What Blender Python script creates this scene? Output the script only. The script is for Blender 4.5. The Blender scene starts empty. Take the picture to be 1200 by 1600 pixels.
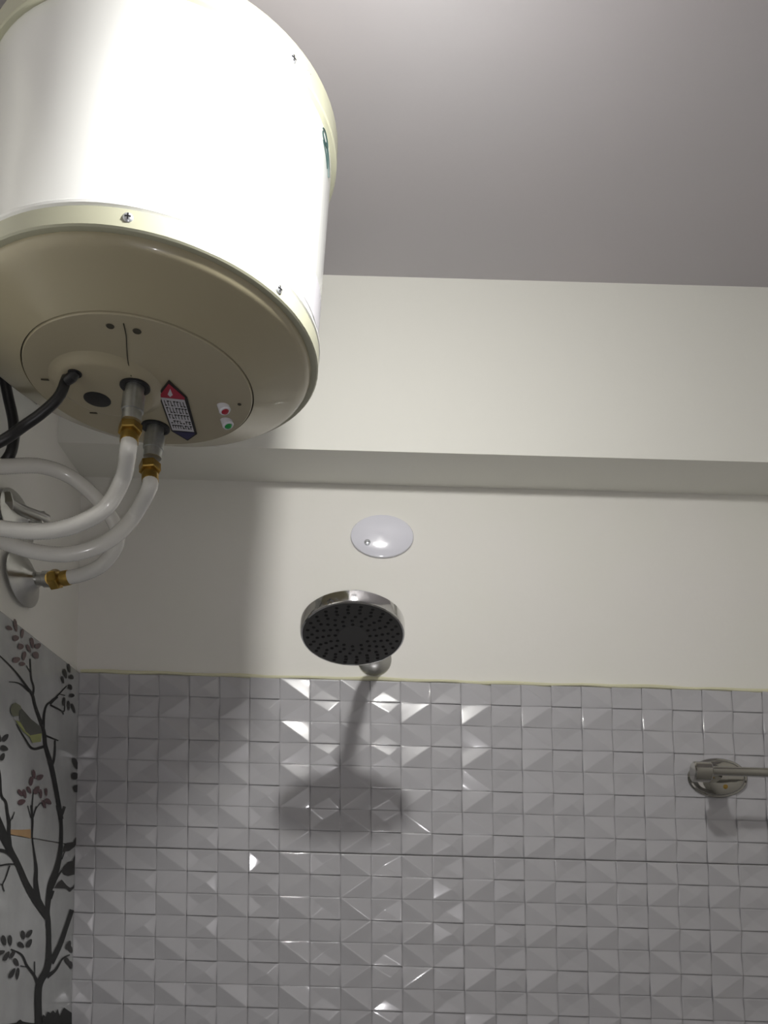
import bpy, math, random
import numpy as np
from mathutils import Vector, Matrix, Quaternion
random.seed(7)
PI = math.pi
scene = bpy.context.scene
COL = scene.collection

# ------------------------------------------------------------------ camera
CAMZ = 1.55                                   # eye height above the floor
F, CX, CY = 1500.0, 575.0, 1264.0             # focal length and principal point in pixels of a 1200x1600 frame
PITCH, ROLL = math.radians(5.2), 0.028
C0 = np.array([0, 0, CAMZ])
_r0 = np.array([1, 0, 0.]); _u0 = np.array([0, -math.sin(PITCH), math.cos(PITCH)])
W_ = np.array([0, math.cos(PITCH), math.sin(PITCH)])
R_ = math.cos(ROLL)*_r0 + math.sin(ROLL)*_u0
U_ = -math.sin(ROLL)*_r0 + math.cos(ROLL)*_u0
cam = bpy.data.cameras.new('camera'); camo = bpy.data.objects.new('camera', cam); COL.objects.link(camo)
cam.sensor_fit = 'AUTO'; cam.sensor_width = 36.0
cam.lens = F/1600*36.0
cam.shift_x = (600-CX)/1600; cam.shift_y = (CY-800)/1600
cam.clip_start = 0.02
camo.matrix_world = Matrix((( R_[0], U_[0], -W_[0], 0), (R_[1], U_[1], -W_[1], 0), (R_[2], U_[2], -W_[2], CAMZ), (0, 0, 0, 1)))
scene.camera = camo

# ------------------------------------------------------------------ world, lamps, exposure
world = bpy.data.worlds.new('world'); scene.world = world; world.use_nodes = True
world.node_tree.nodes['Background'].inputs[0].default_value = (1.0, 0.95, 0.93, 1)
world.node_tree.nodes['Background'].inputs[1].default_value = 0.5
scene.view_settings.view_transform = 'Standard'; scene.view_settings.look = 'None'
scene.view_settings.gamma = 1.0; scene.view_settings.use_curve_mapping = False
scene.view_settings.exposure = -0.12

LAMP = Vector((-0.002, 0.715, CAMZ+0.755))
def area_light(name, loc, aim, size, power, color, spread=PI):
    l = bpy.data.lights.new(name, 'AREA'); l.shape = 'DISK'; l.size = size; l.energy = power; l.color = color; l.spread = spread
    o = bpy.data.objects.new(name, l); COL.objects.link(o); o.location = loc
    o.rotation_euler = (Vector(aim)).to_track_quat('-Z', 'Y').to_euler()
    return o
_l = bpy.data.lights.new('lamp_light', 'POINT'); _l.energy = 4.3; _l.color = (1.0, 0.985, 0.94); _l.shadow_soft_size = 0.028
_lo = bpy.data.objects.new('lamp_light', _l); COL.objects.link(_lo); _lo.location = LAMP
area_light('lamp_dome_light', LAMP, (-0.15, 0.75, -0.55), 0.05, 2.9, (1.0, 0.985, 0.94))     # the bulb throws most of its light down and forward
portal = area_light('fill_portal', (.06, -.80, 1.02), (0, 1, 0), 1.0, 1.0, (1, 1, 1))  # guides the world's fill light through the added doorway
portal.data.shape = 'RECTANGLE'; portal.data.size = .74; portal.data.size_y = 2.0; portal.data.cycles.is_portal = True
area_light('phone_flash', (0.01, -0.02, CAMZ-0.02), (0, 1, 0.25), 0.007, 1.0, (1.0, 0.97, 1.0))

# ------------------------------------------------------------------ pixel rays onto real planes
def ray(px, py): return (px-CX)/F*R_ - (py-CY)/F*U_ + W_
def on_y(px, py, y): d = ray(px, py); return C0 + d*(y/d[1])
KL = 0.032                                     # the left wall leans 1.8 degrees
NL = np.array([1, 0, KL]); CL = float(NL @ np.array([-.476, 0, .065+CAMZ]))
def left_x(z): return CL - KL*z
def on_left(px, py, off=0.0):
    d = ray(px, py); return C0 + d*((CL+off-NL@C0)/(NL@d))
def at(px, py, y): return on_y(px, py, y)

# ------------------------------------------------------------------ materials
def mat(name, color, rough=0.5, metal=0.0, spec=0.5, coat=0.0, noise=None, bump=None, emit=None, trans=0.0, bevel=None, sss=0.0):
    m = bpy.data.materials.new(name); m.use_nodes = True
    nt = m.node_tree; b = nt.nodes['Principled BSDF']
    b.inputs['Base Color'].default_value = (*color, 1); b.inputs['Roughness'].default_value = rough
    b.inputs['Metallic'].default_value = metal; b.inputs['Specular IOR Level'].default_value = spec
    b.inputs['Coat Weight'].default_value = coat; b.inputs['Coat Roughness'].default_value = 0.075
    b.inputs['Transmission Weight'].default_value = trans
    if sss: b.inputs['Subsurface Weight'].default_value = sss; b.inputs['Subsurface Radius'].default_value = (.01, .01, .01)
    tc = nt.nodes.new('ShaderNodeTexCoord')
    if noise:
        scale, c2, lo, hi = noise
        n = nt.nodes.new('ShaderNodeTexNoise'); n.inputs['Scale'].default_value = scale; n.inputs['Detail'].default_value = 5
        r = nt.nodes.new('ShaderNodeValToRGB'); r.color_ramp.elements[0].position = lo; r.color_ramp.elements[1].position = hi
        r.color_ramp.elements[0].color = (*color, 1); r.color_ramp.elements[1].color = (*c2, 1)
        nt.links.new(tc.outputs['Object'], n.inputs['Vector']); nt.links.new(n.outputs['Fac'], r.inputs['Fac'])
        nt.links.new(r.outputs['Color'], b.inputs['Base Color'])
    nrm = None
    if bevel:
        bv = nt.nodes.new('ShaderNodeBevel'); bv.samples = 8; bv.inputs['Radius'].default_value = bevel; nrm = bv.outputs['Normal']
    if bump:
        scale, strength, dist = bump
        n = nt.nodes.new('ShaderNodeTexNoise'); n.inputs['Scale'].default_value = scale; n.inputs['Detail'].default_value = 4
        bp = nt.nodes.new('ShaderNodeBump'); bp.inputs['Strength'].default_value = strength; bp.inputs['Distance'].default_value = dist
        nt.links.new(tc.outputs['Object'], n.inputs['Vector']); nt.links.new(n.outputs['Fac'], bp.inputs['Height'])
        if nrm: nt.links.new(nrm, bp.inputs['Normal'])
        nrm = bp.outputs['Normal']
    if nrm:
        nt.links.new(nrm, b.inputs['Normal'])
        if bevel: nt.links.new(nrm, b.inputs['Coat Normal'])
    if emit: b.inputs['Emission Color'].default_value = (*emit[0], 1); b.inputs['Emission Strength'].default_value = emit[1]
    return m
M = {}
M['plaster'] = mat('wall_paint', (.82, .81, .76), .75, spec=.25, noise=(5, (.83, .81, .78), .35, .7), bump=(9, .12, .02))
M['beam'] = mat('beam_paint', (.81, .805, .755), .7, spec=.25, bump=(7, .1, .02))
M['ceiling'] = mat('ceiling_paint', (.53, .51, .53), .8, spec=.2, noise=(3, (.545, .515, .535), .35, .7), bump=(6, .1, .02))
M['tile'] = mat('relief_tile_glaze', (.49, .485, .51), .25, spec=.4, coat=.8, bevel=.004)
M['grout'] = mat('tile_grout', (.42, .41, .40), .85)
M['bead'] = mat('tile_edge_bead', (.72, .70, .50), .55)
M['mural'] = mat('mural_tile_glaze', (.38, .39, .39), .14, noise=(9, (.52, .53, .54), .35, .75), bevel=.001)
M['ink'] = mat('print_black', (.014, .015, .014), .45, spec=.25)
M['ink2'] = mat('print_dark_grey', (.038, .038, .037), .45, spec=.25)
M['leafred'] = mat('print_maroon', (.10, .045, .05), .2)
M['birdback'] = mat('print_bird_back', (.085, .09, .07), .2)
M['birdbelly'] = mat('print_bird_yellow', (.33, .36, .12), .2)
M['birdhead'] = mat('print_bird_head', (.16, .17, .10), .2)
M['rust'] = mat('print_rust', (.42, .26, .12), .4)
M['floor'] = mat('floor_tile', (.35, .34, .33), .4, noise=(20, (.42, .41, .40), .4, .7))
M['white'] = mat('heater_white_enamel', (.84, .85, .84), .22, spec=.5, coat=.3)
M['ring'] = mat('heater_cream_plastic', (.46, .46, .35), .32)
M['beige'] = mat('heater_beige_plastic', (.42, .375, .255), .32, coat=.5)
M['plate'] = mat('heater_beige_cover', (.42, .375, .265), .30)
M['groove'] = mat('dark_groove', (.05, .045, .03), .6)
M['black'] = mat('black_rubber', (.012, .012, .014), .38)
M['steel'] = mat('galvanised_steel', (.50, .51, .50), .35, metal=.9, noise=(60, (.36, .37, .36), .4, .7))
M['brass'] = mat('worn_brass', (.46, .30, .08), .35, metal=.85, noise=(70, (.26, .17, .04), .35, .75))
M['chrome'] = mat('chrome', (.80, .80, .80), .09, metal=1.0)
M['chrome2'] = mat('dull_chrome', (.56, .56, .54), .30, metal=1.0)
M['nickel'] = mat('polished_nickel', (.40, .39, .36), .10, metal=1.0)
M['hose'] = mat('white_pvc_hose', (.80, .79, .76), .18, spec=.6, coat=.4, sss=.15)
M['face'] = mat('dark_grey_shower_face', (.075, .075, .075), .42)
M['nozzle'] = mat('black_nozzle', (.004, .004, .005), .6)
M['cap'] = mat('white_gloss_plastic', (.78, .78, .86), .12, spec=.6, coat=.5)
M['red'] = mat('red_lens', (.38, .012, .03), .2); M['green'] = mat('green_lens', (.01, .30, .06), .2)
M['lred'] = mat('label_red', (.40, .015, .05), .3); M['lwhite'] = mat('label_white', (.62, .61, .66), .4)
M['lblue'] = mat('label_navy', (.02, .02, .09), .3); M['lblack'] = mat('label_black', (.008, .006, .006), .4)
M['teal'] = mat('badge_teal', (.03, .06, .058), .3)
M['zinc'] = mat('zinc_screw', (.62, .64, .68), .3, metal=.7)
M['bulb'] = mat('lit_bulb', (.9, .9, .9), .3, emit=((1, .97, .92), 2.0))
M['bracket'] = mat('painted_bracket', (.62, .63, .60), .5)

# ------------------------------------------------------------------ mesh helpers (geometry in world coordinates, stored relative to the parent)
WORLD = {}
def mw(o): return WORLD.get(o.name, Matrix.Identity(4))
def props(o, label=None, cat=None, group=None, kind=None):
    if label: o['label'] = label
    if cat: o['category'] = cat
    if group: o['group'] = group
    if kind: o['kind'] = kind
    return o
def put(name, vf, m, parent=None, origin=(0, 0, 0), smooth=True, angle=35, label=None):
    v, f = vf
    base = mw(parent) if parent else Matrix.Identity(4)
    own = base if parent else Matrix.Translation(Vector(origin))
    inv = own.inverted()
    me = bpy.data.meshes.new(name)
    me.from_pydata([inv @ Vector(p) for p in v], [], f); me.validate(); me.update()
    if smooth:
        me.shade_smooth(); me.set_sharp_from_angle(angle=math.radians(angle))
    me.materials.append(m)
    o = bpy.data.objects.new(name, me); COL.objects.link(o)
    if parent: o.parent = parent
    else: o.location = origin
    WORLD[o.name] = own
    if label: o['label'] = label
    return o
def empty(name, loc, label, cat, quat=None, group=None):
    o = bpy.data.objects.new(name, None); COL.objects.link(o); o.empty_display_size = .05
    mtx = Matrix.Translation(Vector(loc)) @ (quat.to_matrix().to_4x4() if quat else Matrix.Identity(4))
    o.location = loc
    if quat: o.rotation_mode = 'QUATERNION'; o.rotation_quaternion = quat
    WORLD[o.name] = mtx
    return props(o, label, cat, group)
def merge(*vfs):
    V, Fc = [], []
    for v, f in vfs:
        n = len(V); V += [tuple(p) for p in v]; Fc += [tuple(i+n for i in q) for q in f]
    return V, Fc
def basis(z, xhint=(1, 0, 0)):
    z = Vector(z).normalized(); x = Vector(xhint); x = (x - z*x.dot(z))
    if x.length < 1e-5: x = Vector((0, 1, 0)) - z*z.y
    x.normalize(); return x, z.cross(x), z
def lathe(prof, origin, zdir, seg=48, sx=1.0, sy=1.0, xhint=(1, 0, 0), caps=True, a0=0.0):
    x, y, z = basis(zdir, xhint); o = Vector(origin); V, Fc = [], []
    for r, h in prof:
        for i in range(seg):
            a = a0 + 2*PI*i/seg; V.append(o + x*(r*sx*math.cos(a)) + y*(r*sy*math.sin(a)) + z*h)
    for j in range(len(prof)-1):
        for i in range(seg):
            k = (i+1) % seg; Fc.append((j*seg+i, j*seg+k, (j+1)*seg+k, (j+1)*seg+i))
    if caps:
        Fc.append(tuple(range(seg-1, -1, -1))); n = (len(prof)-1)*seg; Fc.append(tuple(range(n, n+seg)))
    return V, Fc
def box(p0, p1, off=None):
    x0, y0, z0 = p0; x1, y1, z1 = p1
    V = [(x0,y0,z0),(x1,y0,z0),(x1,y1,z0),(x0,y1,z0),(x0,y0,z1),(x1,y0,z1),(x1,y1,z1),(x0,y1,z1)]
    return V, [(0,3,2,1),(4,5,6,7),(0,1,5,4),(1,2,6,5),(2,3,7,6),(3,0,4,7)]
def prism(poly, thick):                         # polygon of 3-D points extruded along a vector
    n = len(poly); t = Vector(thick)
    V = [Vector(p) for p in poly] + [Vector(p)+t for p in poly]
    return V, [tuple(range(n-1, -1, -1)), tuple(range(n, 2*n))] + [(i, (i+1) % n, n+(i+1) % n, n+i) for i in range(n)]
def spline(pts, step):                          # Catmull-Rom through the points, resampled evenly
    P = [np.array(p, float) for p in pts]; P = [2*P[0]-P[1]] + P + [2*P[-1]-P[-2]]; out = []
    for i in range(1, len(P)-2):
        for t in np.linspace(0, 1, 40, endpoint=False):
            a, b, c, d = P[i-1:i+3]
            out.append(.5*((2*b)+(-a+c)*t+(2*a-5*b+4*c-d)*t*t+(-a+3*b-3*c+d)*t**3))
    out.append(P[-2]); out = np.array(out)
    L = np.concatenate([[0], np.cumsum(np.linalg.norm(np.diff(out, axis=0), axis=1))])
    n = max(4, int(L[-1]/step)); s = np.linspace(0, L[-1], n+1)
    return [Vector([np.interp(q, L, out[:, k]) for k in range(3)]) for q in s]
def tube(path, rad, seg=16, rib=0.0):
    n = len(path); V, Fc = [], []; x = None
    for i, p in enumerate(path):
        t = (path[min(i+1, n-1)] - path[max(i-1, 0)]).normalized()
        if x is None: x = basis(t, (0.3, 0.2, 1))[0]
        x = (x - t*x.dot(t)).normalized(); y = t.cross(x)
        r = (rad(i/(n-1)) if callable(rad) else rad) + (rib if i % 2 else -rib)
        for k in range(seg):
            a = 2*PI*k/seg; V.append(p + x*(r*math.cos(a)) + y*(r*math.sin(a)))
    for i in range(n-1):
        for k in range(seg):
            q = (k+1) % seg; Fc.append((i*seg+k, i*seg+q, (i+1)*seg+q, (i+1)*seg+k))
    Fc.append(tuple(range(seg-1, -1, -1))); Fc.append(tuple(range((n-1)*seg, n*seg)))
    return V, Fc

# ------------------------------------------------------------------ room shell
YB = 1.57; YF = -0.75; HC = CAMZ+0.985; XR = 0.957
BEAM_Y, BEAM_Z = 1.448, CAMZ+0.695
TOP_TILE = CAMZ+0.357; JOINT = CAMZ+0.0685; TH = 0.288; TW = 0.600; CW, CHH = 0.05, 0.036
def tile_x(z): return 0.157 - KL*(z-CAMZ-0.07)      # the joint between the two full tiles, leaning like the corner
def right_x(z): return XR - KL*(z-CAMZ)

def structure(o): o['kind'] = 'structure'; return o
structure(put('floor', box((-.62, YF-.1, -.1), (1.15, YB+.12, 0)), M['floor'], smooth=False))
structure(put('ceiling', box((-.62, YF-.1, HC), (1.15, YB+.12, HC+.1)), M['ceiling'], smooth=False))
wall_back = structure(put('wall_back', box((-.62, YB+.002, 0), (1.15, YB+.12, HC)), M['plaster'], origin=(0, YB+.002, 0), smooth=False))
DX0, DX1, DZ = -.34, .46, 2.05                 # unseen doorway added behind the camera to let soft fill light in
structure(put('wall_front', merge(box((-.62, YF-.1, 0), (DX0, YF, HC)), box((DX1, YF-.1, 0), (1.15, YF, HC)), box((DX0, YF-.1, DZ), (DX1, YF, HC))), M['plaster'], smooth=False))
structure(put('trim_3', merge(box((DX0, YF-.11, 0), (DX0+.04, YF+.01, DZ)), box((DX1-.04, YF-.11, 0), (DX1, YF+.01, DZ)), box((DX0, YF-.11, DZ-.04), (DX1, YF+.01, DZ))), M['bracket'], smooth=False))['label'] = 'painted frame of the added, unseen doorway'
def slant_wall(name, xf, t, extra=0):
    b = [(xf(0), YF, 0), (xf(0), YB+.002, 0), (xf(HC), YB+.002, HC), (xf(HC), YF, HC)]
    return put(name, prism(b, (t, 0, 0)), M['plaster'], origin=(xf(0), 0, 0), smooth=False)
wall_left = structure(slant_wall('wall_left', lambda z: left_x(z)-.006, -.1))
structure(slant_wall('wall_right', right_x, .1))
# the beam: front face towards the camera, dark underside
bx0, bx1 = left_x(BEAM_Z)-.03, right_x(BEAM_Z)+.02
def beam_box():
    V, Fc = box((bx0, BEAM_Y, BEAM_Z), (bx1, YB+.01, HC+.002)); return V, Fc
beam = structure(put('trim_1', beam_box(), M['beam'], origin=(bx0, BEAM_Y, BEAM_Z), smooth=False))
beam['label'] = 'white painted concrete beam across the back wall'

# ------------------------------------------------------------------ relief tiles of the back wall
def relief_tile(name, u0, u1, rows=8, phase=0):
    """One glazed tile of 12 x 8 faceted cells; local x along the row, z up, relief towards -y. u0..u1: extent along the tile."""
    V, Fc = [], []
    def P(u, v, y): V.append((u - KL*v, y, v)); return len(V)-1
    g = .0005; n0 = int(round(u0/CW-.499)); n1 = int(math.ceil(u1/CW-1e-6))
    e = .0007
    U0, U1 = u0+e, u1-e; V0, V1 = e, rows*CHH-e
    a = [P(U0, V0, .0), P(U1, V0, .0), P(U1, V1, .0), P(U0, V1, .0)]
    b = [P(U0, V0, .006), P(U1, V0, .006), P(U1, V1, .006), P(U0, V1, .006)]
    Fc.append(tuple(a)); Fc.append(tuple(reversed(b)))
    for i in range(4):
        j = (i+1) % 4; Fc.append((a[j], a[i], b[i], b[j]))
    for c in range(n0, n1):
        x0, x1 = max(c*CW, u0), min((c+1)*CW, u1)
        if x1-x0 < .01: continue
        for r in range(rows):
            z1 = rows*CHH - r*CHH; z0 = z1-CHH
            xa, xb, za, zb = x0+g, x1-g, z0+g, z1-g
            if r == 0: zb -= e
            if r == rows-1: za += e
            strong = (c % 2 == 0); bb = (r % 2 == 0)
            lo, hi = .0006, .0058
            if strong and bb:     ul, lr, ur, ll, cc = hi, hi, lo, lo, hi        # ridge from upper left to lower right
            elif strong:          ul, lr, ur, ll, cc = lo, lo, hi, hi, hi        # ridge from lower left to upper right
            elif bb:              ul, lr, ur, ll, cc = .0044, .0036, .0030, .0030, .0012   # shallow hollow
            else:                 ul, lr, ur, ll, cc = .0018, .0012, .0012, .0020, .0044   # raised point
            k = [P(xa, za, -ll), P(xb, za, -lr), P(xb, zb, -ur), P(xa, zb, -ul)]
            m_ = P((xa+xb)/2 + (0 if strong else .006 if not bb else -.004), (za+zb)/2, -cc)
            za2, zb2 = z0+(e if r == rows-1 else 0), z1-(e if r == 0 else 0)
            dp = lambda hh: -max(hh-.0011, 0)            # shallow groove between cells
            q = [P(x0, za2, dp(ll)), P(x1, za2, dp(lr)), P(x1, zb2, dp(ur)), P(x0, zb2, dp(ul))]
            for i in range(4):
                j = (i+1) % 4; Fc.append((k[i], k[j], m_)); Fc.append((q[i], q[j], k[j], k[i]))
    me = bpy.data.meshes.new(name); me.from_pydata(V, [], Fc); me.update(); me.materials.append(M['tile']); return me
full = relief_tile('wall_tile', 0, TW); sliver = relief_tile('wall_tile_cut', TW-.0335, TW); rightcut = relief_tile('wall_tile_cut', 0, .2)
def child(name, me, parent, world_loc):
    o = bpy.data.objects.new(name, me); COL.objects.link(o); o.parent = parent
    o.location = mw(parent).inverted() @ Vector(world_loc); return o
rows = []
z = TOP_TILE - TH
while z > -.02: rows.append(z); z -= TH
put('grout', box((-.47, YB+.0012, .0), (right_x(1), YB+.0025, TOP_TILE-.004)), M['grout'], wall_back, smooth=False)
for z in rows:
    if z < 0.01: continue
    xj = tile_x(z)
    for me, dx in ((sliver, -2*TW), (full, -TW), (full, 0), (rightcut, TW)):
        child('wall_tile', me, wall_back, (xj+dx, YB, z))
# cream bead of filler along the top of the tiles
xa = left_x(TOP_TILE)+.002; xb = right_x(TOP_TILE)-.002
bead = [Vector((xa+(xb-xa)*i/60, YB-.001+.0008*math.sin(i*2.1), TOP_TILE+.0022+.0008*math.sin(i*1.3)+.0006*math.sin(i*.37))) for i in range(61)]
structure(put('trim_2', tube(bead, lambda s: .0032+.0006*math.sin(s*41), 8), M['bead'], origin=(xa, YB, TOP_TILE)))['label'] = 'cream filler bead along the top edge of the relief tiles'

# ------------------------------------------------------------------ mural tiles of the left wall
def mural_tile(w, h):
    e = .0008
    def X(z): return -KL*z
    V, Fc = prism([(X(e), -w+e, e), (X(e), -e, e), (X(h-e), -e, h-e), (X(h-e), -w+e, h-e)], (-.006, 0, 0)); 
    me = bpy.data.meshes.new('mural_tile'); me.from_pydata([tuple(v) for v in V], [], Fc); me.update(); me.materials.append(M['mural']); return me
mt = mural_tile(TW, TH); mtc = mural_tile(.5, TH)
for z in rows:
    if z < 0.01: continue
    for k in range(4):
        child('wall_tile', mt if k < 3 else mtc, wall_left, (left_x(z), YB-k*TW, z))
put('grout', prism([(left_x(0)-.0045, YF, 0), (left_x(0)-.0045, YB, 0), (left_x(TOP_TILE)-.0045, YB, TOP_TILE-.002), (left_x(TOP_TILE)-.0045, YF, TOP_TILE-.002)], (-.001, 0, 0)), M['grout'], wall_left, smooth=False)

SC = 4.705
def A(x, y): return (x/SC, 940+y/SC)
def B(x, y): return (x/SC, 1260+y/SC)
def lw(p, off): return Vector(on_left(p[0], p[1], off))
def ribbon(pts, widths, off):
    """flat stroke on the mural tiles: pts in traced units, widths in the same units"""
    P = [np.array(p, float) for p in pts]; n = len(P)
    S, Wd = [], []
    Q = [2*P[0]-P[1]] + P + [2*P[-1]-P[-2]]
    for i in range(1, n):
        for t in np.linspace(0, 1, 6, endpoint=(i == n-1)):
            a, b, c, d = Q[i-1:i+3]
            S.append(.5*((2*b)+(-a+c)*t+(2*a-5*b+4*c-d)*t*t+(-a+3*b-3*c+d)*t**3))
            Wd.append(widths[i-1]*(1-t)+widths[i]*t)
    V, Fc = [], []
    for i, s in enumerate(S):
        t = S[min(i+1, len(S)-1)]-S[max(i-1, 0)]; t = t/np.linalg.norm(t); nn = np.array([-t[1], t[0]])
        for sg in (-1, 1): V.append(lw(s+nn*sg*Wd[i]/SC/2, off))
    for i in range(len(S)-1): Fc.append((2*i, 2*i+1, 2*i+3, 2*i+2))
    return V, Fc
def strokes(fn, data, off=.0006):
    out = []
    for pts, w in data:
        if not isinstance(w, (list, tuple)): w = [w]*len(pts)
        if len(w) == 2 and len(pts) > 2: w = list(np.linspace(w[0], w[1], len(pts)))
        out.append(ribbon([fn(*p) for p in pts], w, off)); off += .00001
    return out
def flat(fn, poly, off): return [lw(fn(*p), off) for p in poly], [tuple(range(len(poly)))]
def leaf(fn, x, y, L, Wd, ang, off):
    a = math.radians(ang); pts = []
    for i in range(12):
        t = 2*PI*i/12; u = L/2*math.cos(t); v = Wd/2*math.sin(t)*(1-.25*math.cos(t))
        pts.append((x+u*math.cos(a)-v*math.sin(a), y+u*math.sin(a)+v*math.cos(a)))
    return flat(fn, pts, off)
br = strokes(A, [
    ([(-90,330),(0,400),(110,510),(200,630),(240,690),(260,770),(320,950),(335,1060),(370,1180),(395,1290),(425,1450),(450,1600)], [8,9,12,18,22,22,30,28,36,34,32,36]),
    ([(65,590),(120,595),(165,615),(215,660)], [5,16]), ([(240,690),(248,630),(230,560),(222,420)], [18,9]), ([(222,520),(195,470)], 6),
    ([(320,930),(325,830),(345,760),(400,715),(490,620)], [20,8]), ([(365,750),(400,718),(425,700)], [26,14]), ([(370,760),(430,790),(472,805),(478,720)], [14,6]), ([(455,800),(468,830)], 9), ([(435,680),(480,690)], 7),
    ([(330,1065),(240,1080),(180,1000),(120,900)], [22,7]), ([(335,985),(385,1005),(430,1022)], [16,8]), ([(405,1020),(404,1100),(395,1170),(375,1220)], [12,20]), ([(440,1580),(475,1510)], 16),
    ([(-20,1180),(0,1280),(10,1420),(45,1480),(60,1600)], [16,20]), ([(90,1600),(106,1545)], 7),
    ([(240,1610),(238,1500),(247,1380)], [13,6]), ([(228,1590),(205,1500)], 6), ([(248,1580),(268,1520),(300,1478)], 6), ([(300,1478),(330,1500)], 5)])
br += strokes(B, [
    ([(285,1680),(285,1600),(285,1330),(350,1180),(360,1000),(355,850),(350,760),(372,580),(420,450),(447,300),(450,120),(430,-10)], [56,54,52,52,36,38,34,46,44,30,24,36]), ([(455,60),(475,0)], 22),
    ([(350,820),(270,690),(200,580),(130,420),(80,330),(20,200),(-40,60)], [44,66,46,40,46,66,66]),
    ([(105,380),(50,335),(-30,315)], [30,22]), ([(115,425),(60,425),(-30,440)], 12), ([(72,435),(40,530),(20,575),(32,625)], [12,7]), ([(18,575),(2,570)], 8),
    ([(78,340),(66,200),(66,110),(45,-5)], [34,26,26,14]), ([(72,115),(105,50)], 8),
    ([(280,680),(264,560),(266,450),(250,320),(238,220),(240,100),(228,-10)], [42,34,24,11,10,16,8]), ([(240,90),(268,0)], 10),
    ([(375,1150),(440,1020),(490,880),(530,760)], [46,38,32,34]), ([(345,1250),(410,1200),(460,1120),(515,1090)], [36,20,12,8]),
    ([(285,1340),(258,1250),(200,1170),(160,1090),(80,1050)], [22,10]), ([(256,1245),(255,1140)], 8), ([(195,1180),(150,1172)], 8),
    ([(380,600),(420,520),(455,470)], [26,10]), ([(375,680),(395,620)], 14), ([(480,320),(455,390)], 8)], off=.0009)
put('printed_branch', merge(*br), M['ink'], wall_left, smooth=False)
lv = []; o_ = .0012
dark = [(A, q) for q in [(480,530,75,26,75),(508,490,70,22,80),(525,555,40,34,40),(462,575,60,18,75),(515,630,44,34,60),(530,690,38,30,0),(470,735,66,20,95),(505,765,76,20,85),(540,785,80,20,70),(-5,1000,70,26,75),(40,1000,66,36,-50),(32,1078,62,40,20),(18,1140,60,36,-65),(555,1190,90,34,70),(553,1282,54,54,0),(562,1375,56,46,90)]]
dark += [(B, q) for q in [(30,985,80,34,75),(75,985,80,30,85),(170,945,70,30,80),(215,935,70,36,-50),(155,1018,60,34,40),(215,1005,70,36,-60),(5,1075,70,34,-20),(48,1100,80,34,-60),(92,1088,70,30,-55),(120,1145,66,32,60),(90,1225,84,34,-60),(130,1230,90,26,95),(505,1020,70,36,-70),(520,1050,60,28,70),(498,1140,70,30,60),(520,1165,60,30,75)]]
for fn, q in dark: lv.append(leaf(fn, *q, o_)); o_ += .000004
lv += [flat(B, [(462,335),(470,295),(490,268),(540,262),(564,215),(566,272),(545,300),(510,328)], .0011), flat(B, [(452,470),(468,440),(500,408),(535,400),(552,352),(548,500),(500,512),(470,500)], .0011),
       flat(B, [(398,600),(425,560),(455,538),(490,580),(516,600),(536,590),(548,568),(545,600),(515,628),(490,605),(440,602)], .0011)]
put('printed_leaf', merge(*lv), M['ink2'], wall_left, smooth=False)
lv = []; o_ = .0012
for q in [(70,195,50,30,30),(115,175,100,26,80),(165,235,70,22,95),(118,268,48,44,0),(155,330,44,44,0),(212,345,66,24,65),(238,305,84,26,80),(280,325,50,36,-40),(265,395,56,44,60),(178,400,70,28,100),(122,428,60,42,-20),(165,458,44,30,0),
          (230,1320,70,30,95),(250,1270,70,26,80),(295,1290,56,38,-30),(150,1405,60,26,55),(182,1412,70,26,75),(215,1385,60,26,60),(270,1385,66,40,-60),(160,1472,60,40,-20),(300,1412,70,22,85),(340,1400,60,20,85),(325,1490,66,24,70),(355,1470,60,36,40)]:
    lv.append(leaf(A, *q, o_)); o_ += .000004
put('printed_leaf', merge(*lv), M['leafred'], wall_left, smooth=False, label='maroon printed leaves')
put('printed_bird', merge(flat(A, [(138,800),(160,785),(230,865),(300,920),(312,975),(225,985),(190,955),(150,885)], .0012)), M['birdback'], wall_left, smooth=False, label='dark grey back of the printed bird')
put('printed_bird', merge(flat(A, [(215,985),(308,968),(302,1030),(238,1038)], .00125), flat(A, [(112,870),(150,885),(190,955),(225,985),(236,1010),(170,955)], .00122)), M['birdbelly'], wall_left, smooth=False, label='yellow belly of the printed bird')
put('printed_bird', merge(flat(A, [(78,790),(90,755),(115,742),(150,765),(160,786),(138,802),(140,840),(100,845),(84,825)], .0013)), M['birdhead'], wall_left, smooth=False, label='olive head of the printed bird')
gr = [(-60,1605),(60,1600),(120,1590),(135,1575),(150,1566),(165,1580),(185,1585),(230,1592),(310,1592),(315,1528),(335,1545),(350,1508),(372,1520),(390,1498),(408,1520),(424,1488),(440,1540),(470,1478),(500,1498),(528,1518)]
gl = []
for i in range(len(gr)-1):
    gl.append(flat(B, [gr[i], gr[i+1], (gr[i+1][0], 1760), (gr[i][0], 1760)], .0013))
put('printed_grass', merge(*gl), M['ink'], wall_left, smooth=False)
put('rust_stain', merge(flat(B, [(76,170),(150,172),(226,168),(228,236),(170,222),(78,206)], .0007)), M['rust'], wall_left, smooth=False)

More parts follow.
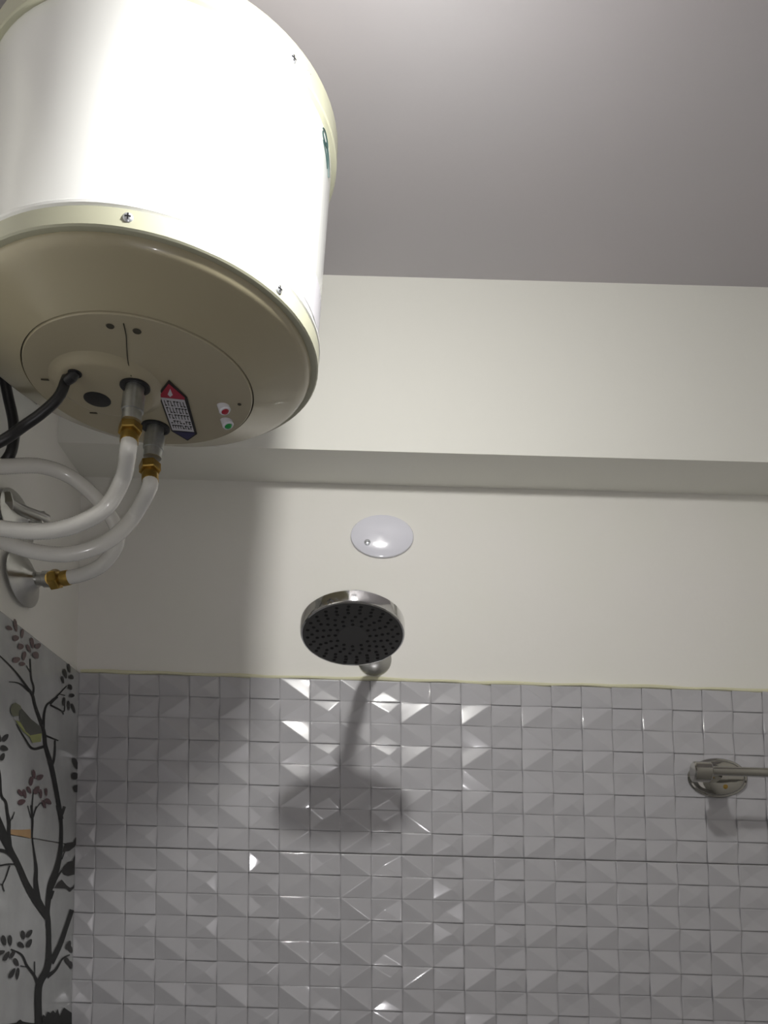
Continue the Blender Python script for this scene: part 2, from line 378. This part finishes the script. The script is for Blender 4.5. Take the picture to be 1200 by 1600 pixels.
# ------------------------------------------------------------------ water heater (hangs slightly crooked)
AX = Vector((.0388, .0487, 1)).normalized(); HS = 1.12; HB = Vector((-.2372*HS, .9*HS, CAMZ+.45*HS)); HQ = Vector((0, 0, 1)).rotation_difference(AX)
heater = empty('water_heater', HB, 'round white electric water heater with cream rims hanging on the left wall', 'water heater', HQ)
HM = mw(heater) @ Matrix.Scale(HS, 4)
def hw(x, y, z): return HM @ Vector((x, y, z))
def hp(px, py, zl):                              # pixel ray onto the heater's own horizontal plane at local height zl
    d = Vector(ray(px, py)); c = hw(0, 0, zl); o = Vector(C0)
    p = o + d*((c-o).dot(AX)/d.dot(AX)); return HM.inverted() @ p
RB = .1725
def hl(prof, seg=96): return lathe([(r*HS, h*HS) for r, h in prof], hw(0, 0, 0), AX, seg)
put('tank_body', hl([(RB-.004, .094), (RB-.0012, .0945), (RB+.0006, .0965), (RB+.0006, .099), (RB-.0015, .101), (RB-.0025, .103), (RB-.0025, .296), (RB-.004, .304)]), M['white'], heater)
put('bottom_rim', hl([(RB-.01, .0945), (RB-.001, .0945), (RB+.0002, .0935), (RB+.0002, .0775), (RB-.0012, .0760), (RB-.006, .0758), (RB-.012, .078)]), M['ring'], heater)
put('bottom_cap', hl([(RB-.007, .082), (RB-.0068, .0745), (RB-.009, .0700), (RB-.013, .0668), (RB-.020, .0636), (RB-.030, .0592), (RB-.044, .0522), (RB-.056, .0466), (RB-.0605, .0442), (.1115, .0440), (.1110, .0462)]), M['beige'], heater)
put('cover_seam', hl([(.1118, .0452), (.1098, .0452)]), M['groove'], heater)
put('cover_plate', hl([(.1104, .0458), (.1100, .0432), (.1092, .0424), (.002, .0418)]), M['plate'], heater)
BC = hp(168, 603, .0418)
put('cover_boss', lathe([(r*HS, h*HS) for r, h in [(.056, -.0004), (.054, .0002), (.051, .0014), (.0475, .0044), (.0450, .0056), (.0420, .0060), (.0003, .0060)]], hw(BC.x, BC.y, .0418), -AX, 72), M['plate'], heater)
put('top_rim', hl([(RB-.01, .3015), (RB+.0012, .3015), (RB+.0026, .3025), (RB+.0022, .3245), (RB+.0002, .3268), (RB-.008, .328)]), M['ring'], heater)
put('top_cap', hl([(RB-.006, .326), (RB-.012, .333), (RB-.04, .346), (RB-.09, .354), (.002, .356)]), M['beige'], heater)
def surface_dir(px, py, zl, r):                  # where a pixel ray meets the cylinder of radius r nearest the camera
    inv = HM.inverted(); o = inv @ Vector(C0); d = inv.to_3x3() @ Vector(ray(px, py))
    a = d.x*d.x+d.y*d.y; b = 2*(o.x*d.x+o.y*d.y); c = o.x*o.x+o.y*o.y-r*r
    disc = max(b*b-4*a*c, 0); t = (-b-math.sqrt(disc))/(2*a); return o+d*t
def screw(parent, p, n, r=.0042, slot=True):
    s = put('screw', lathe([(r, -.002), (r*1.0, .0006), (r*.8, .0017), (r*.35, .0023), (.0002, .0024)], p, n, 20), M['zinc'], parent)
    x, y, z = basis(n, (0, 0, 1)); q = Vector(p) + z*.0021
    def bar(u, v, l, w): return prism([q-u*l-v*w, q+u*l-v*w, q+u*l+v*w, q-u*l+v*w], z*.0005)
    put('screw_slot', merge(bar(x, y, r*.62, r*.13), bar(y, x, r*.62, r*.13)), M['black'], s, smooth=False)
for px, py, r in ((200, 340, RB+.0002), (435, 452, RB+.0002), (457, 92, RB+.0026)):
    p = surface_dir(px, py, 0, r); screw(heater, HM @ p, HM.to_3x3() @ Vector((p.x, p.y, 0)), .0048)
for ang, zl in ((200, .086), (330, .314), (100, .086), (150, .314)):
    a = math.radians(ang); p = Vector((RB*math.cos(a), RB*math.sin(a), zl)); screw(heater, HM @ p, HM.to_3x3() @ Vector((p.x, p.y, 0)), .0048)
# things on the cover plate; ZP is the local height of the flat middle, ZO of the outer band
ZP, ZO = .0358, .0418
DN = -AX
def disc(p, r, h, n=DN, seg=28, rim=.15): return lathe([(r, -.001), (r, h*.6), (r*(1-rim), h), (.0002, h)], p, n, seg)
def hole_ring(p, r): return lathe([(r, -.0005), (r, .0012), (r*.94, .0016), (r*.80, .0013), (r*.78, .0008), (.0003, .0008)], p, DN, 32)
LA, LBn, LH, LC = hp(211, 604, ZP), hp(243, 668, ZO), hp(152, 624, ZP), hp(117, 583, ZP)
put('pipe_grommet', hole_ring(HM @ LA, .0165), M['black'], heater)
put('pipe_grommet', hole_ring(HM @ LBn, .0170), M['black'], heater)
put('plug_cap', disc(HM @ LH, .0150, .0008), M['black'], heater, label='black round blanking plug')
put('cord_gland', hole_ring(HM @ LC, .0075), M['black'], heater)
def nipple(L, length, r, name):
    p = HM @ L; length *= HS; r *= HS
    return put(name, merge(lathe([(r*.86, -.002), (r*.86, .010), (r*1.02, .0105), (r*1.02, length*.72), (r*.9, length*.74), (r*.9, length)], p, DN, 24)), M['steel'], heater)
nipple(LA, .036, .0105, 'pipe_nipple'); nipple(LBn, .034, .0105, 'pipe_nipple')
# two dimples, small marks, split line of the cover
for px, py, r in ((172, 510, .0042), (214, 518, .0045), (374, 632, .0022)):
    put('screw_recess', lathe([(r, -.0002), (r*.9, .0004), (r*.3, .0002), (.0002, .0002)], HM @ hp(px, py, ZO), DN, 16), M['groove'], heater)
for px, py in ((70, 593), (146, 645)):
    p = HM @ hp(px, py, ZO if px < 100 else ZP); x, y, z = basis(DN)
    put('moulded_mark', prism([p-x*.0045-y*.001, p+x*.0045-y*.0012, p+x*.004+y*.0016, p-x*.004+y*.0012], DN*.0006), M['groove'], heater, smooth=False)
def plate_line(pxs, r):
    pts = []
    for px, py in pxs:
        q = hp(px, py, ZO); rr = math.hypot(q.x-BC.x, q.y-BC.y)
        zl = ZO - float(np.interp(rr, [.042, .045, .0475, .051, .054], [.0060, .0056, .0044, .0014, .0]))
        q = hp(px, py, zl); pts.append(hw(q.x, q.y, zl))
    return tube(spline(pts, .003), r, 6)
put('cover_split', plate_line([(193, 506), (197, 525), (198, 545), (200, 565), (205, 588)], .0006), M['groove'], heater)
# arrow shaped label
def lp(px, py, lift): q = hp(px, py, .0414); return HM @ Vector((q.x, q.y, .0414)) + DN*lift
out = [(263.7, 593.5), (247, 615), (268, 673), (293.3, 688), (308, 677.5), (292.5, 620.5)]
lab = put('label_sticker', prism([lp(*p, 0) for p in out], DN*.0006), M['lblack'], heater, smooth=False, label='arrow shaped red, white and blue sticker')
put('label_red_field', prism([lp(*p, .0007) for p in [(263.6, 598.5), (250, 616.5), (251.5, 619.5), (289, 623.5), (288.5, 620)]], DN*.0002), M['lred'], lab, smooth=False)
put('label_white_field', prism([lp(*p, .0007) for p in [(251.5, 620), (269.5, 671), (303.5, 674), (288.5, 624)]], DN*.0002), M['lwhite'], lab, smooth=False)
put('label_blue_field', prism([lp(*p, .0007) for p in [(270.5, 673), (293, 686), (304.5, 677.5), (304, 675.5)]], DN*.0002), M['lblue'], lab, smooth=False)
# lettering rows (only blurred strokes can be made out on the white field)
tb = []
def wf(u, v):                                    # 0..1 across and down the white field
    a = np.array([251.5, 620]); b = np.array([288.5, 624]); c = np.array([269.5, 671]); d = np.array([303.5, 674])
    p = a*(1-u)*(1-v)+b*u*(1-v)+c*(1-u)*v+d*u*v; return lp(p[0], p[1], .00095)
def cell(u0, v0, u1, v1): return prism([wf(u0, v0), wf(u0, v1), wf(u1, v1), wf(u1, v0)], DN*.0001)
rng = random.Random(3)
for v0, v1, n in ((.07, .24, 7), (.28, .45, 7), (.49, .63, 7), (.68, .78, 7), (.82, .93, 8)):
    for i in range(n):
        u = .10+.80*i/(n-1)
        k = rng.random()
        if v0 < .3 or k > .15: tb.append(cell(u-.018, v0, u+.018, v1))
        if k > .45: tb.append(cell(u-.03, v0, u+.075, v0+.035))
        if k < .5: tb.append(cell(u-.03, v1-.035, u+.06, v1))
put('label_lettering', merge(*tb), M['lblack'], lab, smooth=False)
put('label_flame', prism([lp(*p, .00095) for p in [(266, 606), (262, 615), (266, 619), (270, 616)]], DN*.0001), M['lwhite'], lab, smooth=False)
# indicator lamps: slanted white sockets with coloured lenses
for px, py, m in ((349, 635, 'red'), (354, 658, 'green')):
    p = HM @ hp(px, py, ZO); n = (DN + Vector((.42, -.10, 0))).normalized()
    s = put('indicator_socket', lathe([(.0068, -.003), (.0068, .006), (.0058, .0072), (.0044, .0072), (.0042, .0055)], p, n, 24), M['cap'], heater)
    put('indicator_lens', lathe([(.0043, .004), (.0043, .0074), (.0030, .0088), (.0002, .0094)], p, n, 20), M[m], s, label=('red' if m == 'red' else 'green')+' indicator lens')
# teal script emblem near the right edge of the drum and a rating sticker lower down
def drum(ang, zl, r=RB-.0019): a = math.radians(ang); return HM @ Vector((r*math.cos(a), r*math.sin(a), zl))
def stroke(pts, r): return tube([Vector(p) for p in spline([drum(*p) for p in pts], .002)], r, 6)
EA = -10
put('emblem', merge(stroke([(EA-5, 0.2940), (EA-6, 0.2910), (EA-5, 0.2875), (EA-2, 0.2865), (EA, 0.2890), (EA-1, 0.2935), (EA-4, 0.2965), (EA-6, 0.2950)], .0009),
                    stroke([(EA-2, 0.2905), (EA+1, 0.2840), (EA+3, 0.2780), (EA+5, 0.2700)], .0013), stroke([(EA-5, 0.2850), (EA-1, 0.2790), (EA+2, 0.2720)], .0007)), M['teal'], heater, label='teal script emblem')
put('rating_sticker', ([drum(a, z, RB-.0021) for z in (.108, .150) for a in range(-20, 21, 5)], [(i, i+1, i+10, i+9) for i in range(8)]), M['lwhite'], heater, label='pale rating sticker')
# mounting bracket on the left wall
def bl(px, py): return Vector(on_left(px, py, .004))
bk = put('mounting_bracket', merge(prism([bl(*p) for p in [(-60, 500), (0, 555), (45, 588), (84, 640), (52, 662), (33, 678), (24, 716), (-40, 716), (-60, 660)]], (-.006, 0, 0)),
      box((left_x(CAMZ+.62)-.004, .86, CAMZ+.60), (-.375, .94, CAMZ+.66))), M['bracket'], heater, smooth=False)
put('bracket_slot', merge(prism([Vector(on_left(*p, .0052)) for p in [(37, 611), (43, 617), (44, 621), (38, 615)]], (-.0005, 0, 0)), prism([Vector(on_left(*p, .0052)) for p in [(47, 617), (60, 628), (58, 632), (50, 626)]], (-.0005, 0, 0))), M['black'], bk, smooth=False)

# ------------------------------------------------------------------ power cords
def cord(name, pts, r, label):
    path = spline(pts, .006); o = path[0]
    return props(put(name, tube(path, r, 12), M['black'], origin=o), label, 'cord')
cl = HM @ LC
cord('power_cord', [cl, cl+Vector((-.006, 0, -.008)), at(104, 592, .985), at(92, 620, .985), at(66, 645, .985), at(38, 665, .985), at(8, 686, .98), at(-40, 712, .98), at(-95, 752, .98)], .0058, 'black power cord curving from the gland under the white water heater')
cord('power_cord', [at(-50, 520, 1.14), at(-14, 556, 1.14), at(4, 585, 1.14), at(13, 622, 1.14), at(21, 660, 1.14), at(21, 690, 1.14), at(12, 716, 1.14), at(-20, 745, 1.15), at(-60, 766, 1.16)], .0068, 'black cord hanging nearly straight down beside the left wall bracket, behind the curved cord')

# ------------------------------------------------------------------ white hoses with brass ends
def hexnut(p, n, r, h): return lathe([(r*.9, 0), (r, .0012), (r, h-.0012), (r*.9, h)], p, n, 6)
HR = .0092
def hose(pts, label, ends):
    path = spline(pts, .0016); o = path[0]
    h = empty('water_hose', o, label, 'hose')
    put('tube', tube(path, HR, 16, rib=.00012), M['hose'], h, angle=80)
    for k in ends:
        if k == 0: p, t = path[0], (path[0]-path[6]).normalized()
        else: p, t = path[-1], (path[-1]-path[-7]).normalized()
        p = p - t*.004
        put('ferrule', lathe([(HR*1.04, 0), (HR*1.08, .001), (HR*1.08, .010), (HR*.85, .0112), (HR*.80, .016)], p, t, 24), M['brass'], h)
        put('nut', hexnut(p+t*.0145, t, .0130, .0125), M['brass'], h, angle=20)
    return h
a0 = HM @ Vector((LA.x, LA.y, ZP-.056)); b0 = HM @ Vector((LBn.x, LBn.y, ZO-.058)); HR_ = HS
hose([a0, a0-AX*.012, at(193, 745, 1.035), at(168, 790, 1.04), at(130, 815, 1.045), at(80, 829, 1.05), at(20, 828, 1.05), at(-35, 815, 1.055), at(-82, 780, 1.06), at(-84, 742, 1.07), at(-50, 724, 1.09), at(0, 729, 1.12), at(60, 728, 1.15), at(110, 745, 1.17), at(152, 780, 1.18), at(180, 820, 1.19), at(182, 852, 1.20), at(160, 882, 1.21), at(130, 897, 1.22), at(104, 903, 1.225)],
     'white hose from the front nipple of the heater looping round to the lower valve', (0, 1))
hose([b0, b0-AX*.012, at(212, 802, 1.125), at(185, 833, 1.12), at(150, 855, 1.115), at(105, 866, 1.11), at(60, 863, 1.105), at(20, 852, 1.10), at(-20, 836, 1.11), at(-55, 818, 1.14), at(-70, 800, 1.165), at(-60, 788, 1.19), at(-45, 785, 1.205)],
     'white hose from the rear nipple of the heater sweeping left to the upper valve', (0, 1))

# ------------------------------------------------------------------ wall valves
def valve(name, c, label, upper):
    c = Vector(c); n = Vector((1, 0, KL)).normalized()
    v = empty(name, c, label, 'valve')
    put('flange', lathe([(.0350, -.0005), (.0360, .0015), (.0345, .003), (.022, .0075), (.0130, .016), (.0100, .020), (.0090, .020)], c, n, 40, sx=1.75, sy=1.0, xhint=(0, 1, 0)), M['chrome2'], v)
    p = c + n*.016
    put('stem', lathe([(.0095, 0), (.0095, .012), (.0115, .013), (.0115, .022), (.0080, .024)], p, n, 24), M['chrome2'], v)
    return v, p, n
v1, p1, n1 = valve('wall_valve', on_left(35, 905), 'chrome wall outlet with brass hose end, lower of the two on the left wall', False)
tgt = Vector(at(82, 904, 1.235)); q = p1+n1*.030
put('outlet_elbow', tube(spline([q-n1*.006, q, q+Vector((.004, -.012, 0)), q*.5+tgt*.5, tgt], .003), .0100, 16), M['brass'], v1)
v2, p2, n2 = valve('wall_valve', on_left(26, 812), 'chrome angle valve half hidden behind a white hose, upper of the two', True)
q = p2+n2*.024
tgt2 = Vector(at(-45, 785, 1.205)); vb = Vector(at(6, 782, 1.225))
put('outlet_elbow', tube(spline([q-n2*.006, q, q*.4+vb*.6+Vector((0, 0, -.002)), vb, tgt2*.5+vb*.5, tgt2], .003), .0078, 16), M['chrome2'], v2)
put('body', lathe([(.0115, -.014), (.0135, -.012), (.0135, .008), (.0115, .010)], vb, (vb-tgt2).normalized(), 6), M['chrome2'], v2, angle=20)
put('handle', lathe([(.0060, .006), (.0060, .014), (.0110, .015), (.0120, .020), (.0110, .025), (.003, .027)], vb+Vector((-.02, 0, .002)), (-.2, -.3, 1), 20), M['chrome2'], v2)

# ------------------------------------------------------------------ overhead shower
SC0 = Vector(at(551, 993, 1.265)); SN = Vector((.02, -math.sin(math.radians(22)), -math.cos(math.radians(22)))).normalized()
FL = Vector(on_y(585, 1030, YB+.002))
sh = empty('shower_head', FL, 'round chrome shower head with a dark grey nozzle face on a wall arm', 'shower head')
RS = .0705
put('rim', lathe([(.016, -.0405), (.028, -.039), (.044, -.034), (.058, -.0275), (RS-.004, -.0225), (RS, -.018), (RS, -.003), (RS-.0010, -.0005), (RS-.003, .0004), (RS-.004, -.0015), (RS-.004, -.006)], SC0, SN, 72, caps=False), M['chrome'], sh)
put('face', lathe([(RS-.0036, -.004), (RS-.0036, -.0006), (RS-.0055, .0004), (.020, .0004), (.0195, .0010), (.0002, .0010)], SC0, SN, 64), M['face'], sh)
nz = []
x, y, z_ = basis(SN)
for r, n, ph in ((.0235, 12, 0), (.032, 16, .1), (.040, 18, .25), (.048, 20, .0), (.0545, 22, .2), (.061, 24, .05)):
    for i in range(n):
        a = 2*PI*i/n+ph+r*22; c = SC0 + x*(r*math.cos(a)) + y*(r*math.sin(a)) + z_*.0004
        nz.append(lathe([(.0026, -.0008), (.0024, .0006), (.0014, .0010)], c, SN, 8))
props(put('nozzles', merge(*nz), M['nozzle'], sh, angle=60), kind='stuff')
back = SC0 - SN*.040
jn = (Vector((FL.x, YB, FL.z)) - back).normalized()
put('swivel_joint', lathe([(.0125, -.004), (.0145, .001), (.0145, .007), (.011, .011)], back, (jn-SN*.6).normalized(), 24), M['chrome'], sh)
arm_in = back + (jn-SN*.6).normalized()*.006
put('shower_arm', tube(spline([arm_in, arm_in+(jn-SN*.2).normalized()*.02, Vector((FL.x*.5+arm_in.x*.5, 1.45, arm_in.z*.5+FL.z*.5+.004)), Vector((FL.x, 1.51, FL.z+.002)), Vector((FL.x, YB-.002, FL.z))], .004), .0100, 18), M['chrome'], sh)
put('wall_flange', lathe([(.0275, 0), (.0285, .002), (.027, .004), (.018, .008), (.0125, .010)], FL, (0, -1, 0), 36), M['chrome2'], sh)

# ------------------------------------------------------------------ white round cover plate above the shower
cc = Vector(on_y(597, 839, YB+.002))
cap = empty('wall_cover', cc, 'white glossy oval cover plate screwed to the wall above the shower head', 'cover plate')
put('cover_disc', lathe([(.0530, 0), (.0532, .003), (.0522, .0048), (.0480, .0060), (.036, .0078), (.018, .0088), (.0003, .0091)], cc, (0, -1, 0), 64, sx=1.0, sy=.70), M['cap'], cap)
sp = Vector(on_y(574, 847, YB-.007)); sp.y = YB+.002-.0080
s = put('screw', lathe([(.0052, -.003), (.0052, .0006), (.004, .0013), (.0002, .0016)], sp, (0, -1, 0), 18), M['zinc'], cap)
put('screw_slot', prism([sp+Vector((a, -.0016, b)) for a, b in ((-.0038, -.0012), (.0038, .0004), (.0038, .0014), (-.0038, -.0002))], (0, -.0004, 0)), M['black'], s, smooth=False)

# ------------------------------------------------------------------ towel rail
fc = Vector(on_y(1120, 1216, YB-.001))
rail = empty('towel_rail', fc, 'chrome towel rail with a round rosette on the relief tiles at right', 'towel rail')
put('rosette', lathe([(.0490, 0), (.0492, .004), (.0470, .0065), (.0440, .0072), (.0425, .0095), (.0380, .0120), (.028, .0142), (.012, .0150), (.0003, .0150)], fc, (0, -1, 0), 56, sx=1.0, sy=.67), M['nickel'], rail)
YR = YB-.100
e0 = Vector(on_y(1096, 1206, YR)); eb = Vector(on_y(1112, 1202, YR))
pb = Vector((fc.x-.010, YB-.012, fc.z+.006))
put('post', tube(spline([pb, pb*.5+e0*.5, e0], .003), lambda t: .0150-.003*t, 24), M['nickel'], rail)
put('post', lathe([(.0140, -.014), (.0160, -.0120), (.0160, .0120), (.0140, .014)], e0, (1, 0, 0), 28), M['nickel'], rail, label='end boss holding the bar')
put('bar', lathe([(.0072, 0), (.0072, right_x(e0.z)-e0.x-.02)], e0+Vector((.008, 0, .002)), (1, 0, 0), 28), M['nickel'], rail)
gs = Vector(on_y(1133, 1229, YB-.014))
put('set_screw', lathe([(.0038, -.004), (.0038, .002), (.002, .0028), (.0003, .0028)], gs, (0, -1, -.25), 16), M['brass'], rail)
x1 = right_x(e0.z)-.002
put('rosette', lathe([(.030, 0), (.030, .004), (.024, .012), (.012, .022), (.0075, .024)], Vector((x1, e0.y, e0.z+.002)), (-1, 0, 0), 40), M['nickel'], rail)

# ------------------------------------------------------------------ bare bulb that lights the room (above the frame)
lamp = empty('ceiling_bulb', (LAMP.x, LAMP.y, HC), 'round LED bulb in a white ceiling holder', 'lamp')
put('holder', lathe([(.045, 0), (.045, .012), (.022, .020), (.020, .075), (.016, .08)], (LAMP.x, LAMP.y, HC), (0, 0, -1), 32), M['cap'], lamp)
put('bulb', lathe([(.014, 0), (.022, .02), (.029, .045), (.029, .058), (.022, .072), (.010, .078), (.0005, .079)], (LAMP.x, LAMP.y, HC-.078), (0, 0, -1), 32), M['bulb'], lamp)
